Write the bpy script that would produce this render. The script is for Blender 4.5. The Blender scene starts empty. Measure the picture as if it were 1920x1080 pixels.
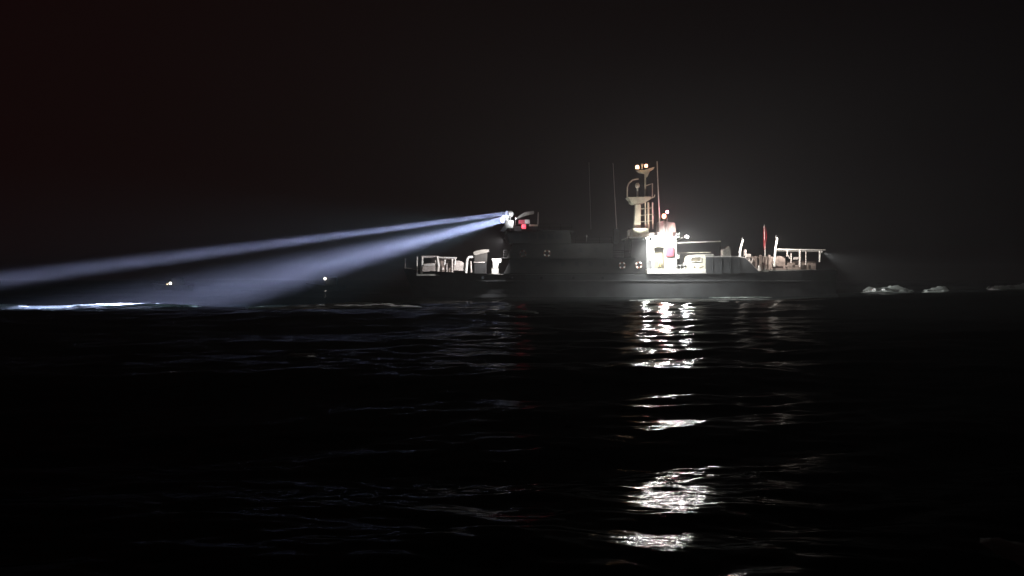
import bpy, math, random
import numpy as np
from mathutils import Vector, Matrix

random.seed(7)
RNG = np.random.RandomState(11)
sc = bpy.context.scene
COL = sc.collection

# ------------------------------------------------------------------ camera
CAM_H, HORIZON, FPX = 2.8, 521.0, 1536.0
cam_d = bpy.data.cameras.new("camera")
cam = bpy.data.objects.new("camera", cam_d)
COL.objects.link(cam)
cam_d.sensor_width = 36.0
cam_d.lens = 36.0 * FPX / 1920.0
cam_d.clip_start = 0.1
cam_d.clip_end = 6000
cam.location = (0, 0, CAM_H)
cam.rotation_euler = (math.radians(90) - math.atan((540 - HORIZON) / FPX), 0, 0)
sc.camera = cam

# ------------------------------------------------------------------ night sky
w = bpy.data.worlds.new("World")
sc.world = w
w.use_nodes = True
nt = w.node_tree
nt.nodes.clear()
out = nt.nodes.new("ShaderNodeOutputWorld")
bg = nt.nodes.new("ShaderNodeBackground")
tc = nt.nodes.new("ShaderNodeTexCoord")
sep = nt.nodes.new("ShaderNodeSeparateXYZ")
ramp = nt.nodes.new("ShaderNodeValToRGB")
mr = nt.nodes.new("ShaderNodeMapRange")
nt.links.new(tc.outputs["Generated"], sep.inputs[0])
nt.links.new(sep.outputs["X"], mr.inputs["Value"])
mr.inputs["From Min"].default_value = -0.7
mr.inputs["From Max"].default_value = 0.7
nt.links.new(mr.outputs[0], ramp.inputs[0])
ramp.color_ramp.elements[0].position = 0.0
ramp.color_ramp.elements[0].color = (0.0058, 0.0014, 0.0014, 1)   # faint reddish lens flare put into the left sky colour
ramp.color_ramp.elements[1].position = 1.0
ramp.color_ramp.elements[1].color = (0.0012, 0.0010, 0.0013, 1)
e = ramp.color_ramp.elements.new(0.45)
e.color = (0.0042, 0.0022, 0.0021, 1)
nt.links.new(ramp.outputs[0], bg.inputs[0])
bg.inputs[1].default_value = 1.0
nt.links.new(bg.outputs[0], out.inputs[0])

sc.view_settings.view_transform = 'Standard'
sc.view_settings.look = 'None'
sc.view_settings.exposure = 0.0
sc.view_settings.gamma = 1.0
sc.view_settings.use_curve_mapping = False
sc.render.engine = 'CYCLES'
sc.cycles.use_denoising = True
sc.cycles.denoiser = 'OPENIMAGEDENOISE'
sc.cycles.max_bounces = 6
sc.cycles.volume_bounces = 0
sc.cycles.use_light_tree = True
sc.cycles.sample_clamp_indirect = 6.0

# ------------------------------------------------------------------ helpers
def X(px, Y): return (px - 960.0) / FPX * Y
def Z(py, Y): return CAM_H - (py - HORIZON) / FPX * Y

def mat(name, color, rough=0.5, metal=0.0, noise=0.0, scale=3.0, bump=0.0, emis=None, strength=0.0, color2=None):
    m = bpy.data.materials.new(name)
    m.use_nodes = True
    t = m.node_tree
    b = t.nodes["Principled BSDF"]
    b.inputs["Roughness"].default_value = rough
    b.inputs["Metallic"].default_value = metal
    b.inputs["Base Color"].default_value = (*color, 1)
    if noise > 0 or bump > 0:
        n = t.nodes.new("ShaderNodeTexNoise")
        n.inputs["Scale"].default_value = scale
        n.inputs["Detail"].default_value = 6
        c = t.nodes.new("ShaderNodeTexCoord")
        t.links.new(c.outputs["Object"], n.inputs["Vector"])
        if noise > 0:
            r = t.nodes.new("ShaderNodeValToRGB")
            c2 = color2 if color2 else tuple(v * (1 - noise) for v in color)
            r.color_ramp.elements[0].color = (*c2, 1)
            r.color_ramp.elements[1].color = (*color, 1)
            r.color_ramp.elements[0].position = 0.32
            r.color_ramp.elements[1].position = 0.62
            t.links.new(n.outputs["Fac"], r.inputs[0])
            t.links.new(r.outputs[0], b.inputs["Base Color"])
        if bump > 0:
            bn = t.nodes.new("ShaderNodeBump")
            bn.inputs["Strength"].default_value = bump
            bn.inputs["Distance"].default_value = 0.05
            t.links.new(n.outputs["Fac"], bn.inputs["Height"])
            t.links.new(bn.outputs[0], b.inputs["Normal"])
    if emis:
        b.inputs["Emission Color"].default_value = (*emis, 1)
        b.inputs["Emission Strength"].default_value = strength
    return m

M = {
    'hull': mat('hull_paint', (0.05, 0.056, 0.062), 0.85, noise=0.45, scale=0.5, bump=0.2),
    'belt': mat('rubber_belt', (0.075, 0.078, 0.08), 0.9),
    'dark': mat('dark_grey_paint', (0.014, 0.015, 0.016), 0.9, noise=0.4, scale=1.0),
    'white': mat('white_paint', (0.72, 0.73, 0.72), 0.42, noise=0.22, scale=1.7, color2=(0.55, 0.53, 0.48)),
    'cream': mat('cream_paint', (0.74, 0.72, 0.60), 0.45, noise=0.2, scale=1.5),
    'mastp': mat('mast_paint', (0.50, 0.51, 0.45), 0.5, noise=0.35, scale=1.3),
    'rusty': mat('weathered_brown', (0.33, 0.27, 0.24), 0.7, noise=0.5, scale=2.0, bump=0.3),
    'gear': mat('weathered_gear_paint', (0.60, 0.56, 0.53), 0.6, noise=0.4, scale=2.5, bump=0.3),
    'deck': mat('deck_plate', (0.30, 0.31, 0.29), 0.7, noise=0.3, scale=1.0),
    'glass': mat('dark_window_glass', (0.015, 0.018, 0.02), 0.08),
    'canvas': mat('grey_canvas', (0.42, 0.41, 0.37), 0.9, noise=0.3, scale=3, bump=0.5),
    'hoodc': mat('hood_canvas', (0.17, 0.165, 0.15), 0.9, noise=0.35, scale=3, bump=0.5),
    'mountp': mat('mount_paint', (0.035, 0.033, 0.03), 0.8, noise=0.4, scale=2),
    'inside': mat('beige_interior', (0.20, 0.18, 0.13), 0.8, noise=0.3, scale=2),
    'red': mat('faded_red_enamel', (0.42, 0.05, 0.08), 0.4),
    'redflag': mat('red_flag_cloth', (0.42, 0.025, 0.04), 0.85, noise=0.3, scale=6),
    'steel': mat('galvanised_steel', (0.5, 0.5, 0.5), 0.4, metal=0.3),
    'black': mat('black_fitting', (0.02, 0.02, 0.02), 0.5),
    'ring': mat('ring_orange', (0.20, 0.045, 0.015), 0.6),
    'tape': mat('reflective_tape', (0.92, 0.92, 0.9), 0.5),
    'oil': mat('tan_oilskin', (0.50, 0.42, 0.20), 0.55, noise=0.3, scale=6),
    'skin': mat('skin', (0.45, 0.28, 0.2), 0.6),
    'hair': mat('dark_hair', (0.02, 0.015, 0.012), 0.7),
    'boot': mat('rubber_boot', (0.03, 0.03, 0.03), 0.5),
    'panel': mat('grey_panel_paint', (0.14, 0.145, 0.15), 0.5, noise=.4, scale=2),
    'lens_white': mat('lamp_lens_white', (1, 1, 1), 0.3, emis=(1.0, 0.98, 0.92), strength=60),
    'lens_blue': mat('searchlight_lens', (1, 1, 1), 0.3, emis=(0.62, 0.66, 1.0), strength=1.6),
    'lens_warm': mat('lamp_lens_warm', (1, 1, 1), 0.3, emis=(1.0, 0.62, 0.33), strength=4),
    'lens_pink': mat('lamp_lens_pink', (1, 0.6, 0.6), 0.3, emis=(1.0, 0.40, 0.45), strength=7),
    'lens_pink2': mat('lamp_lens_orange', (1, .6, .4), 0.3, emis=(1.0, 0.42, 0.25), strength=5),
    'lens_amber': mat('lamp_lens_amber', (1, .7, .5), 0.3, emis=(1.0, 0.45, 0.22), strength=3),
    'lens_red': mat('lamp_lens_red', (1, 0.1, 0.1), 0.3, emis=(1.0, 0.06, 0.10), strength=3),
    'lens_far': mat('distant_lamp_lens', (1, 1, 1), 0.3, emis=(1.0, 0.9, 0.8), strength=22),
}

class MB:
    """collects shapes in world coordinates and links them as ONE mesh object"""
    def __init__(self): self.v, self.f = [], []
    def add(self, vs, fs):
        o = len(self.v)
        self.v += [tuple(map(float, p)) for p in vs]
        self.f += [tuple(i + o for i in f) for f in fs]
        return self
    def box(self, x0, x1, y0, y1, z0, z1):
        if x0 > x1: x0, x1 = x1, x0
        if z0 > z1: z0, z1 = z1, z0
        vs = [(x, y, z) for z in (z0, z1) for y in (y0, y1) for x in (x0, x1)]
        return self.add(vs, [(0, 2, 3, 1), (4, 5, 7, 6), (0, 1, 5, 4), (2, 6, 7, 3), (0, 4, 6, 2), (1, 3, 7, 5)])
    def prism(self, pts, y0, y1):
        n = len(pts)
        vs = [(x, y0, z) for x, z in pts] + [(x, y1, z) for x, z in pts]
        fs = [tuple(range(n)), tuple(range(2 * n - 1, n - 1, -1))]
        fs += [(i, i + n, (i + 1) % n + n, (i + 1) % n) for i in range(n)]
        return self.add(vs, fs)
    def tube(self, pts, r, seg=8, r1=None):
        pts = [Vector(p) for p in pts]
        n = len(pts)
        rings = []
        for i, p in enumerate(pts):
            d = (pts[min(i + 1, n - 1)] - pts[max(i - 1, 0)]).normalized()
            a = d.cross(Vector((0, 1, 0)))
            if a.length < 1e-3: a = d.cross(Vector((1, 0, 0)))
            a.normalize(); b = d.cross(a)
            rr = r if r1 is None else r + (r1 - r) * i / max(1, n - 1)
            rings.append([p + a * math.cos(2 * math.pi * k / seg) * rr + b * math.sin(2 * math.pi * k / seg) * rr for k in range(seg)])
        vs = [q for ring in rings for q in ring]
        fs = []
        for i in range(n - 1):
            for k in range(seg):
                a, b = i * seg + k, i * seg + (k + 1) % seg
                fs.append((a, b, b + seg, a + seg))
        fs.append(tuple(range(seg - 1, -1, -1)))
        fs.append(tuple((n - 1) * seg + k for k in range(seg)))
        return self.add(vs, fs)
    def lathe(self, c, prof, axis=(0, 0, 1), seg=16):
        """prof: list of (radius, height along axis)"""
        ax = Vector(axis).normalized()
        q = Vector((0, 0, 1)).rotation_difference(ax)
        vs, fs = [], []
        for r, h in prof:
            for k in range(seg):
                t = 2 * math.pi * k / seg
                vs.append(Vector(c) + q @ Vector((r * math.cos(t), r * math.sin(t), h)))
        for i in range(len(prof) - 1):
            for k in range(seg):
                a, b = i * seg + k, i * seg + (k + 1) % seg
                fs.append((a, b, b + seg, a + seg))
        fs.append(tuple(range(seg - 1, -1, -1)))
        fs.append(tuple((len(prof) - 1) * seg + k for k in range(seg)))
        return self.add(vs, fs)
    def build(self, name, material, parent=None, label=None, bevel=0.0, smooth=False):
        v = np.array(self.v)
        c = (v.min(0) + v.max(0)) / 2
        if parent is None: c[2] = v[:, 2].min()
        me = bpy.data.meshes.new(name)
        me.from_pydata([tuple(p) for p in (v - c)], [], self.f)
        me.materials.append(material)
        if smooth: me.shade_smooth()
        o = bpy.data.objects.new(name, me)
        COL.objects.link(o)
        pw = Vector((0, 0, 0))
        if parent is not None:
            o.parent = parent
            q = parent
            while q is not None:
                pw += q.location; q = q.parent
        o.location = Vector(c) - pw
        if bevel > 0:
            b = o.modifiers.new("bevel", 'BEVEL'); b.width = bevel; b.segments = 2; b.limit_method = 'ANGLE'
        if label: o['label'] = label
        return o

def tag(o, label, cat=None, group=None, kind=None):
    if label: o['label'] = label
    if cat: o['category'] = cat
    if group: o['group'] = group
    if kind: o['kind'] = kind
    return o

def empty(name, loc):
    o = bpy.data.objects.new(name, None)
    COL.objects.link(o); o.location = loc
    o.empty_display_size = 0.2
    return o

def lamp(name, kind, loc, power, color, target=None, parent=None, **kw):
    d = bpy.data.lights.new(name, kind)
    d.energy = power; d.color = color
    for k, v in kw.items(): setattr(d, k, v)
    o = bpy.data.objects.new(name, d)
    COL.objects.link(o)
    o.location = loc
    if target is not None:
        o.rotation_euler = (Vector(target) - Vector(loc)).to_track_quat('-Z', 'Y').to_euler()
    return o

# ------------------------------------------------------------------ the sea
# wave trains: length, amplitude, heading, phase
WL = np.array([
26, 31, 36, 41, 46, 15.55, 14.209, 6.45, 12.368, 15.306, 15.889, 12.048, 7.536, 7.459, 15.982, 10.098, 14.856,
1.869, 3.459, 2.254, 3.516, 3.224, 4.037, 3.25, 1.226, 3.253, 3.78, 2.356, 3.007, 2.905, 2.764, 4.949, 1.638,
4.76, 3.309, 3.72, 1.293, 3.651, 3.892, 1.96, 4.177, 2.494, 3.034, 3.965, 3.276, 4.534, 1.498, 2.766, 2.974,
1.242, 2.112, 1.005, 0.627, 0.32, 0.463, 0.891, 0.523, 0.907, 1.094, 0.616, 0.565, 1.036, 0.619, 1.015, 1.148,
0.637, 0.374, 0.597, 1.079, 0.688, 0.28, 0.441, 0.61, 1.029, 1.047, 0.244, 1.121, 1.132, 0.576, 0.541, 1.181,
0.627, 0.469, 1.141, 0.503, 0.313, 0.646, 0.502, 0.713, 1.056, 1.188, 0.981, 0.995, 0.502, 0.815, 0.332, 0.38,
0.309, 0.466, 0.703, 0.731, 0.755, 1.019, 0.602, 0.659, 0.936, 1.04, 0.757, 0.274, 0.533, 1.109])
WA = np.array([
0.0624, 0.0744, 0.0864, 0.0984, 0.1104, 0.04354, 0.03979, 0.01806, 0.03463, 0.04286, 0.04449, 0.03373, 0.0211,
0.02089, 0.04475, 0.02827, 0.0416, 0.00598, 0.01107, 0.00721, 0.01125, 0.01032, 0.01292, 0.0104, 0.00392,
0.01041, 0.0121, 0.00754, 0.00962, 0.0093, 0.00884, 0.01584, 0.00524, 0.01523, 0.01059, 0.0119, 0.00414,
0.01168, 0.01245, 0.00627, 0.01337, 0.00798, 0.00971, 0.01269, 0.01048, 0.01451, 0.00479, 0.00885, 0.00952,
0.00397, 0.00676, 0.00281, 0.00176, 0.0009, 0.0013, 0.00249, 0.00146, 0.00254, 0.00306, 0.00172, 0.00158,
0.0029, 0.00173, 0.00284, 0.00321, 0.00178, 0.00105, 0.00167, 0.00302, 0.00193, 0.00078, 0.00123, 0.00171,
0.00288, 0.00293, 0.00068, 0.00314, 0.00317, 0.00161, 0.00151, 0.00331, 0.00176, 0.00131, 0.00319, 0.00141,
0.00088, 0.00181, 0.00141, 0.002, 0.00296, 0.00333, 0.00275, 0.00279, 0.00141, 0.00228, 0.00093, 0.00106,
0.00087, 0.0013, 0.00197, 0.00205, 0.00211, 0.00285, 0.00169, 0.00185, 0.00262, 0.00291, 0.00212, 0.00077,
0.00149, 0.00311])
WD = np.array([
1.782, 1.751, 1.699, 1.354, 1.72, 1.583, 1.827, 1.681, 1.664, 1.72, 1.589, 1.563, 1.774, 1.628, 1.496, 2.234,
0.815, 1.373, 1.312, 2.138, 1.629, 2.208, 1.942, 1.796, 1.686, 2.045, 1.487, 2.576, 0.886, 2.005, 1.897,
1.798, 1.043, 2.361, 1.857, 1.902, 2.574, 1.921, 1.77, 1.865, 2.249, 1.597, 1.32, 1.604, 1.932, 2.094, 1.304,
2.093, 2.374, 1.745, 2.363, 1.773, 1.746, 1.834, 1.578, 1.432, 1.022, 1.922, 1.2, 2.093, 1.312, 1.436, 1.944,
2.103, 1.862, 1.19, 1.45, 1.55, 1.778, 1.997, 1.164, 1.039, 1.104, 1.308, 1.784, 1.163, 1.896, 2.288, 1.139,
1.488, 2.194, 0.88, 2.072, 1.377, 1.992, 1.152, 2.354, 2.11, 1.331, 1.217, 2.203, 2.219, 1.615, 1.181, 0.979,
1.389, 0.914, 1.581, 1.753, 1.34, 1.793, 2.006, 1.837, 1.333, 1.286, 1.804, 1.973, 1.783, 1.129, 1.22, 1.473])
WP = np.array([
1.02, 2.92, 1.37, 0.18, 4.24, 2.93, 2.87, 4.32, 1.45, 5.43, 5.65, 4.07, 1.51, 0.96, 6, 4.64, 1.11, 3.03, 1.68,
2.69, 6.21, 1.19, 2.99, 2.38, 0.9, 2.5, 0.04, 1.64, 3.44, 3.58, 2.87, 4.52, 1.12, 5.96, 1.1, 3.37, 5.79, 4.47,
4.13, 2.15, 3.6, 3.41, 5.65, 4.13, 1.76, 2.07, 4.41, 0.21, 3.49, 3.14, 5.66, 3.93, 0.59, 1.12, 3.05, 3.46,
6.13, 1.13, 0.65, 3.75, 2.26, 6, 3.64, 5.45, 3.14, 0.76, 5.29, 0.57, 2.13, 5.19, 1.31, 3.29, 5.46, 1.2, 2.53,
5.64, 3.43, 6.04, 1.41, 6.04, 6.08, 0.04, 2.62, 4.51, 0.7, 4.1, 3.81, 1.29, 3.65, 6.01, 6.12, 2.02, 3.89, 1.1,
5.33, 4.92, 0.11, 0.36, 6.09, 5.01, 4.03, 2.88, 3.48, 5.35, 6.05, 3.08, 3.54, 2.81, 0.28, 1.04, 3.48])
K = 2 * math.pi / WL

def sea_h(x, y):
    x = np.asarray(x, float); y = np.asarray(y, float)
    d = np.sqrt(x * x + y * y)
    sp = np.maximum(0.0065 * d, 0.02)
    h = np.zeros_like(d)
    for k, a, th, ph, wl in zip(K, WA, WD, WP, WL):
        att = np.clip(wl / (3.0 * sp) - 0.6, 0, 1)
        if not np.any(att > 0): continue
        arg = k * (x * math.cos(th) + y * math.sin(th)) + ph
        s = np.sin(arg)
        h += a * att * (s + 0.22 * np.cos(2 * arg))
    # the big dark swell between the viewer and the ship, higher towards the right
    u = x / np.maximum(y, 5.0)
    top = np.interp(u, [-0.7, -0.5, -0.2, 0.02, 0.14, 0.22, 0.30, 0.42, 0.52, 0.62, 0.9],
                       [0.42, 0.42, 0.45, 0.40, 0.05, 0.10, 0.50, 0.85, 1.05, 1.20, 1.3])
    yc = np.interp(u, [-0.7, -0.3, 0.1, 0.3, 0.5, 0.9], [52, 54, 66, 74, 84, 88])
    h += top * np.exp(-((y - yc) / np.interp(y, [0, 1000], [9.0, 14.0])) ** 2)
    h += 0.349 * np.exp(-((y - 5.406) / 4.924) ** 2)                       # near crest added to tilt the foreground water for the glints
    h += 1.65 * np.exp(-((y - 107) / 8.0) ** 2) * np.clip((x - 36) / 10, 0, 1)   # steep sea off the stern
    # hollow behind the swell, flatter round the hull
    flat = np.exp(-((y - 118) / 16) ** 2) * np.exp(-((x - 14) / 45) ** 2)
    h = h * (1 - 0.75 * flat)
    return h

NR, NC = 1100, 900
rr = 1.6 * (1250 / 1.6) ** (np.arange(NR) / (NR - 1))
# more rows where the picture is seen at a slant
ang = np.radians(np.linspace(-58, 58, NC))
R_, A_ = np.meshgrid(rr, ang, indexing='ij')
SX, SY = R_ * np.sin(A_), R_ * np.cos(A_) - 0.0
SZ = sea_h(SX, SY)
co = np.stack([SX, SY, SZ], -1).reshape(-1, 3).astype(np.float32)
i = np.arange(NR - 1)[:, None] * NC + np.arange(NC - 1)[None, :]
quads = np.stack([i, i + 1, i + NC + 1, i + NC], -1).reshape(-1, 4)[:, ::-1].astype(np.int32)
me = bpy.data.meshes.new("sea")
me.vertices.add(len(co)); me.vertices.foreach_set("co", co.ravel())
me.loops.add(quads.size); me.loops.foreach_set("vertex_index", quads.ravel())
me.polygons.add(len(quads))
me.polygons.foreach_set("loop_start", np.arange(0, quads.size, 4, dtype=np.int32))
me.polygons.foreach_set("use_smooth", np.ones(len(quads), dtype=bool))
me.update(calc_edges=True)
if me.polygons[1000].normal.z < 0: me.flip_normals()
sea = bpy.data.objects.new("sea", me)
COL.objects.link(sea)
tag(sea, "dark choppy night sea with long swells in front of the lit ship", kind='structure')
wm = bpy.data.materials.new("sea_water"); wm.use_nodes = True
t = wm.node_tree; b = t.nodes["Principled BSDF"]
t.nodes.remove(b)
wo = t.nodes["Material Output"]
wdif = t.nodes.new("ShaderNodeBsdfDiffuse"); wdif.inputs[0].default_value = (0.004, 0.006, 0.006, 1)
wgl = t.nodes.new("ShaderNodeBsdfGlossy"); wgl.inputs["Roughness"].default_value = 0.11; wgl.distribution = 'BECKMANN'
wfr = t.nodes.new("ShaderNodeFresnel"); wfr.inputs[0].default_value = 1.33
wmul = t.nodes.new("ShaderNodeMath"); wmul.operation = 'MULTIPLY'; wmul.inputs[1].default_value = 0.22   # reflection cut down to darken the mirrored beams
wmix = t.nodes.new("ShaderNodeMixShader")
t.links.new(wfr.outputs[0], wmul.inputs[0]); t.links.new(wmul.outputs[0], wmix.inputs[0])
t.links.new(wdif.outputs[0], wmix.inputs[1]); t.links.new(wgl.outputs[0], wmix.inputs[2])
t.links.new(wmix.outputs[0], wo.inputs["Surface"])
gc = t.nodes.new("ShaderNodeTexCoord")
mp = t.nodes.new("ShaderNodeMapping"); mp.inputs["Scale"].default_value = (0.65, 1.0, 1.0)
n1 = t.nodes.new("ShaderNodeTexNoise"); n1.inputs["Scale"].default_value = 3.6; n1.inputs["Detail"].default_value = 5; n1.inputs["Roughness"].default_value = 0.5
bp = t.nodes.new("ShaderNodeBump"); bp.inputs["Strength"].default_value = 0.8; bp.inputs["Distance"].default_value = 0.023
t.links.new(gc.outputs["Object"], mp.inputs[0]); t.links.new(mp.outputs[0], n1.inputs["Vector"])
t.links.new(n1.outputs["Fac"], bp.inputs["Height"]); t.links.new(bp.outputs[0], wgl.inputs["Normal"])
me.materials.append(wm)

# ------------------------------------------------------------------ the patrol ship
SHIP = empty("patrol_ship", (15.0, 121.0, 0.0))
tag(SHIP, "long dark patrol ship with floodlit white aft house and twin searchlight beams", "ship")
YP, YC, YS = 116.0, 121.0, 126.0           # port side (towards us), centreline, starboard side
bow_x, stern_x = X(757, YC) , X(1549, YC)

def sheer(x):
    return float(np.interp(x, [bow_x, bow_x + 5, bow_x + 12, -1, 20, 30, stern_x], [4.25, 3.75, 3.35, 3.3, 3.33, 3.5, 3.9]))
def half_deck(x):
    return 5.0 * float(np.interp((x - bow_x) / (stern_x - bow_x), [0, .03, .08, .15, .25, .8, .93, 1], [0.03, .26, .55, .82, 1, 1, .93, .82]))
def half_wl(x):
    return 5.0 * float(np.interp((x - bow_x) / (stern_x - bow_x), [0, .045, .1, .2, .32, .8, .93, 1], [0.0, .05, .3, .68, .94, .96, .85, .7]))
mb = MB()
NS = 48
secs = []
for s in range(NS + 1):
    f = s / NS
    x = bow_x + (stern_x - bow_x) * f
    zd = sheer(x)
    rake = 2.6 * max(0, 1 - f / 0.06)
    prof = []
    for q in np.linspace(0, 1, 9):         # deck edge down to the keel
        z = zd + (-2.4 - zd) * q
        if z > 0:
            g = z / zd
            hb = half_wl(x) + (half_deck(x) - half_wl(x)) * g ** 1.3
        else:
            hb = half_wl(x) * max(0.0, 1 - (z / -2.45) ** 2) ** 0.5
        prof.append((x + rake * (q ** 1.1), hb, z))
    secs.append(prof)
vs, fs = [], []
for prof in secs:
    for (x, hb, z) in prof: vs.append((x, YC - hb, z))
    for (x, hb, z) in reversed(prof): vs.append((x, YC + hb, z))
m_ = 18
for s in range(NS):
    for k in range(m_ - 1):
        a = s * m_ + k
        fs.append((a, a + m_, a + m_ + 1, a + 1))
    a = s * m_
    fs.append((a, a + m_ - 1, a + 2 * m_ - 1, a + m_))
fs.append(tuple(range(NS * m_, NS * m_ + m_)))
fs.append(tuple(range(m_ - 1, -1, -1)))
hull = mb.add(vs, fs).build("hull", M['hull'], SHIP, smooth=False)
# rubbing belts and hull fittings
for zz, rad in ((2.35, 0.04),):
    pts = []
    for f in np.linspace(0.06, 0.99, 60):
        x = bow_x + (stern_x - bow_x) * f
        g = zz / sheer(x)
        hb = half_wl(x) + (half_deck(x) - half_wl(x)) * g ** 1.3
        pts.append((x, YC - hb - 0.03, zz + 0.25 * max(0, 0.2 - f) / 0.2))
    MB().tube(pts, rad, 6).build("rubbing_belt", M['hull'], hull)
for px in (905, 960, 1015, 1075, 1130):
    x = X(px, YP)
    MB().lathe((x, YC - half_deck(x) + 0.12, 2.8 if px > 900 else 2.9), [(0.2, 0), (0.2, 0.2), (0.13, 0.2)], axis=(0, -1, 0), seg=14).build("porthole", M['glass'], hull)

# lit sheer strake and side deck below the floodlights
x0, x1 = X(1213, YP), X(1326, YP)
MB().box(x0, x1, YP - 0.12, 118.2, 3.40, Z(504.5, YP)).build("side_deck", M['white'], SHIP, bevel=0.03)
MB().box(x0 + 0.2, x1 - 0.1, YP - 0.17, YP - 0.125, 3.42, 3.52).build("rubbing_strip", M['steel'], SHIP)
for px in np.arange(1252, 1284, 6):
    MB().tube([(X(px, YP), YP + .1, 4.0), (X(px, YP), YP + .1, 4.62)], 0.03, 6).build("rail_post", M['steel'], SHIP)
MB().tube([(X(1250, YP), YP + .1, 4.62), (X(1284, YP), YP + .1, 4.60)], 0.035, 6).build("hand_rail", M['steel'], SHIP)

# raised bulwark aft of the cabin, sloping down to the working deck
def zb(py): return Z(py, YP)
for ys, nm in ((YP - 0.14, 'port'), (YS - 0.02, 'starboard')):
    pts = [(X(1323, YP), 3.38), (X(1430, YP), 3.5), (X(1422, YP), zb(509)), (X(1397, YP), zb(484)), (X(1385, YP), zb(482)), (X(1323, YP), zb(482))]
    bw = MB().prism(pts, ys, ys + 0.16).build("bulwark", M['hull'], SHIP)
    cap = [(X(1322, YP), ys + .08, zb(481.6)), (X(1384, YP), ys + .08, zb(481.6)), (X(1397, YP), ys + .08, zb(484)), (X(1422, YP), ys + .08, zb(509))]
    MB().tube(cap, 0.08, 6).build("cap_rail", M['steel'], bw)
    for px in (1335, 1352, 1369, 1386):
        MB().box(X(px, YP), X(px, YP) + .08, ys - .05, ys - .003, 3.45, zb(483)).build("stiffener", M['hull'], bw)
# low stern bulwark
pts_top = []
for f in np.linspace(0.84, 0.995, 14):
    x = bow_x + (stern_x - bow_x) * f
    pts_top.append((x, YC - half_deck(x) + 0.1, sheer(x)))
MB().tube([(p[0], p[1], p[2] + .05) for p in pts_top], 0.09, 6).build("gunwale", M['dark'], SHIP)

# lower deckhouse, bridge deck, wheelhouse (all dark but for their fittings)
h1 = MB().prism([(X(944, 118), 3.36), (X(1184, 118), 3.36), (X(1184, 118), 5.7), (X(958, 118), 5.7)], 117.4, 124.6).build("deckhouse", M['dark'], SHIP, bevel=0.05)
for px in (975, 1005, 1052, 1078, 1104, 1130):
    MB().box(X(px, 117.4), X(px, 117.4) + .55, 117.34, 117.397, 4.5, 5.1).build("window", M['glass'], h1)
MB().box(X(1145, 117.4), X(1145, 117.4) + .8, 117.35, 117.397, 3.6, 5.4).build("door", M['dark'], h1)
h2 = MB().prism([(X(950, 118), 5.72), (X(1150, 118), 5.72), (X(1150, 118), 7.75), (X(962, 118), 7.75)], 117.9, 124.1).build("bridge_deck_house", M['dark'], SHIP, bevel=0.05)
for px in (1056, 1085, 1114):
    MB().box(X(px, 117.9), X(px, 117.9) + .5, 117.84, 117.897, 6.5, 7.1).build("window", M['glass'], h2)
MB().box(X(940, 118), X(1190, 118), 116.6, 125.4, 5.60, 5.715).build("bridge_deck", M['dark'], SHIP)
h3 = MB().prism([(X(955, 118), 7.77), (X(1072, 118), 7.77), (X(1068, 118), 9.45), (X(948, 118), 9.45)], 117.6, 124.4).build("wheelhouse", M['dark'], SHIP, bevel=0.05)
for px in (962, 978, 994, 1010, 1026, 1042):
    MB().prism([(X(px, 117.6), 8.35), (X(px + 12, 117.6), 8.35), (X(px + 11.5, 117.6), 9.15), (X(px - .5, 117.6), 9.15)], 117.53, 117.597).build("window", M['glass'], h3)
MB().box(X(944, 118), X(1076, 118), 117.2, 124.8, 9.46, 9.60).build("wheelhouse_roof", M['dark'], SHIP)

def railing(path, hgt, nrails, step, material, name="guard_rail"):
    """posts and wires along a path, one part"""
    m = MB()
    for k in range(1, nrails + 1):
        m.tube([(p[0], p[1], p[2] + hgt * k / nrails) for p in path], 0.022 if k < nrails else 0.03, 5)
    for a, b_ in zip(path[:-1], path[1:]):
        L = (Vector(b_) - Vector(a)).length
        n = max(1, int(L / step))
        for q in range(n + 1):
            p = Vector(a).lerp(Vector(b_), q / n)
            m.tube([p, (p[0], p[1], p[2] + hgt)], 0.025, 5)
    return m.build(name, material, SHIP)
railing([(X(944, 117), 116.7, 5.72), (X(1186, 117), 116.7, 5.72)], 1.0, 3, 1.5, M['dark'])
railing([(X(946, 117), 117.3, 9.6), (X(1072, 117), 117.3, 9.6)], 0.9, 2, 1.5, M['dark'])
railing([(X(1080, 117), 117.9, 7.76), (X(1148, 117), 117.9, 7.76)], 0.9, 2, 1.5, M['dark'])

# ---- aft house, floodlit
ax0, ax1 = X(1212.5, 117), X(1268.5, 117)
zt = Z(446, 117)
dx0, dx1 = X(1226, 117), X(1246, 117)
dz1 = Z(463, 117)
zf = Z(504.5, YP)
aft = MB()
aft.box(ax0 + 0.72, dx0, 117.0, 117.15, zf, zt)                  # wall left of the doorway
aft.box(dx1, ax1, 117.0, 117.15, zf, zt)                         # wall right
aft.box(dx0, dx1, 117.0, 117.15, dz1, zt)                        # above the doorway
aft.box(ax1 - .15, ax1, 117.152, 125, 3.4, zt)
aft.box(ax0 + .72, ax1 - .152, 124.8, 125, 3.4, zt)
house = aft.build("aft_house", M['white'], SHIP, label="white floodlit aft house wall")
MB().box(ax0 - 2.2, ax0 - .003, 117.35, 125, 3.4, zt - .1).build('forward_house', M['dark'], SHIP)
MB().box(ax0, ax0 + 0.715, 117.25, 117.5, 3.9, zt - .3).build("side_panel", M['panel'], house, label="grey recessed side panel")
MB().box(dx0 - .2, dx1 + .2, 118.4, 118.5, zf, zt - .3).build("inner_bulkhead", M['inside'], house)
MB().box(dx0 - .12, dx0 - .002, 117.152, 118.398, zf, dz1 + .3).build("inner_wall", M['inside'], house)
MB().box(dx1 + .002, dx1 + .12, 117.152, 118.398, zf, dz1 + .3).build("inner_wall", M['inside'], house)
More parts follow.
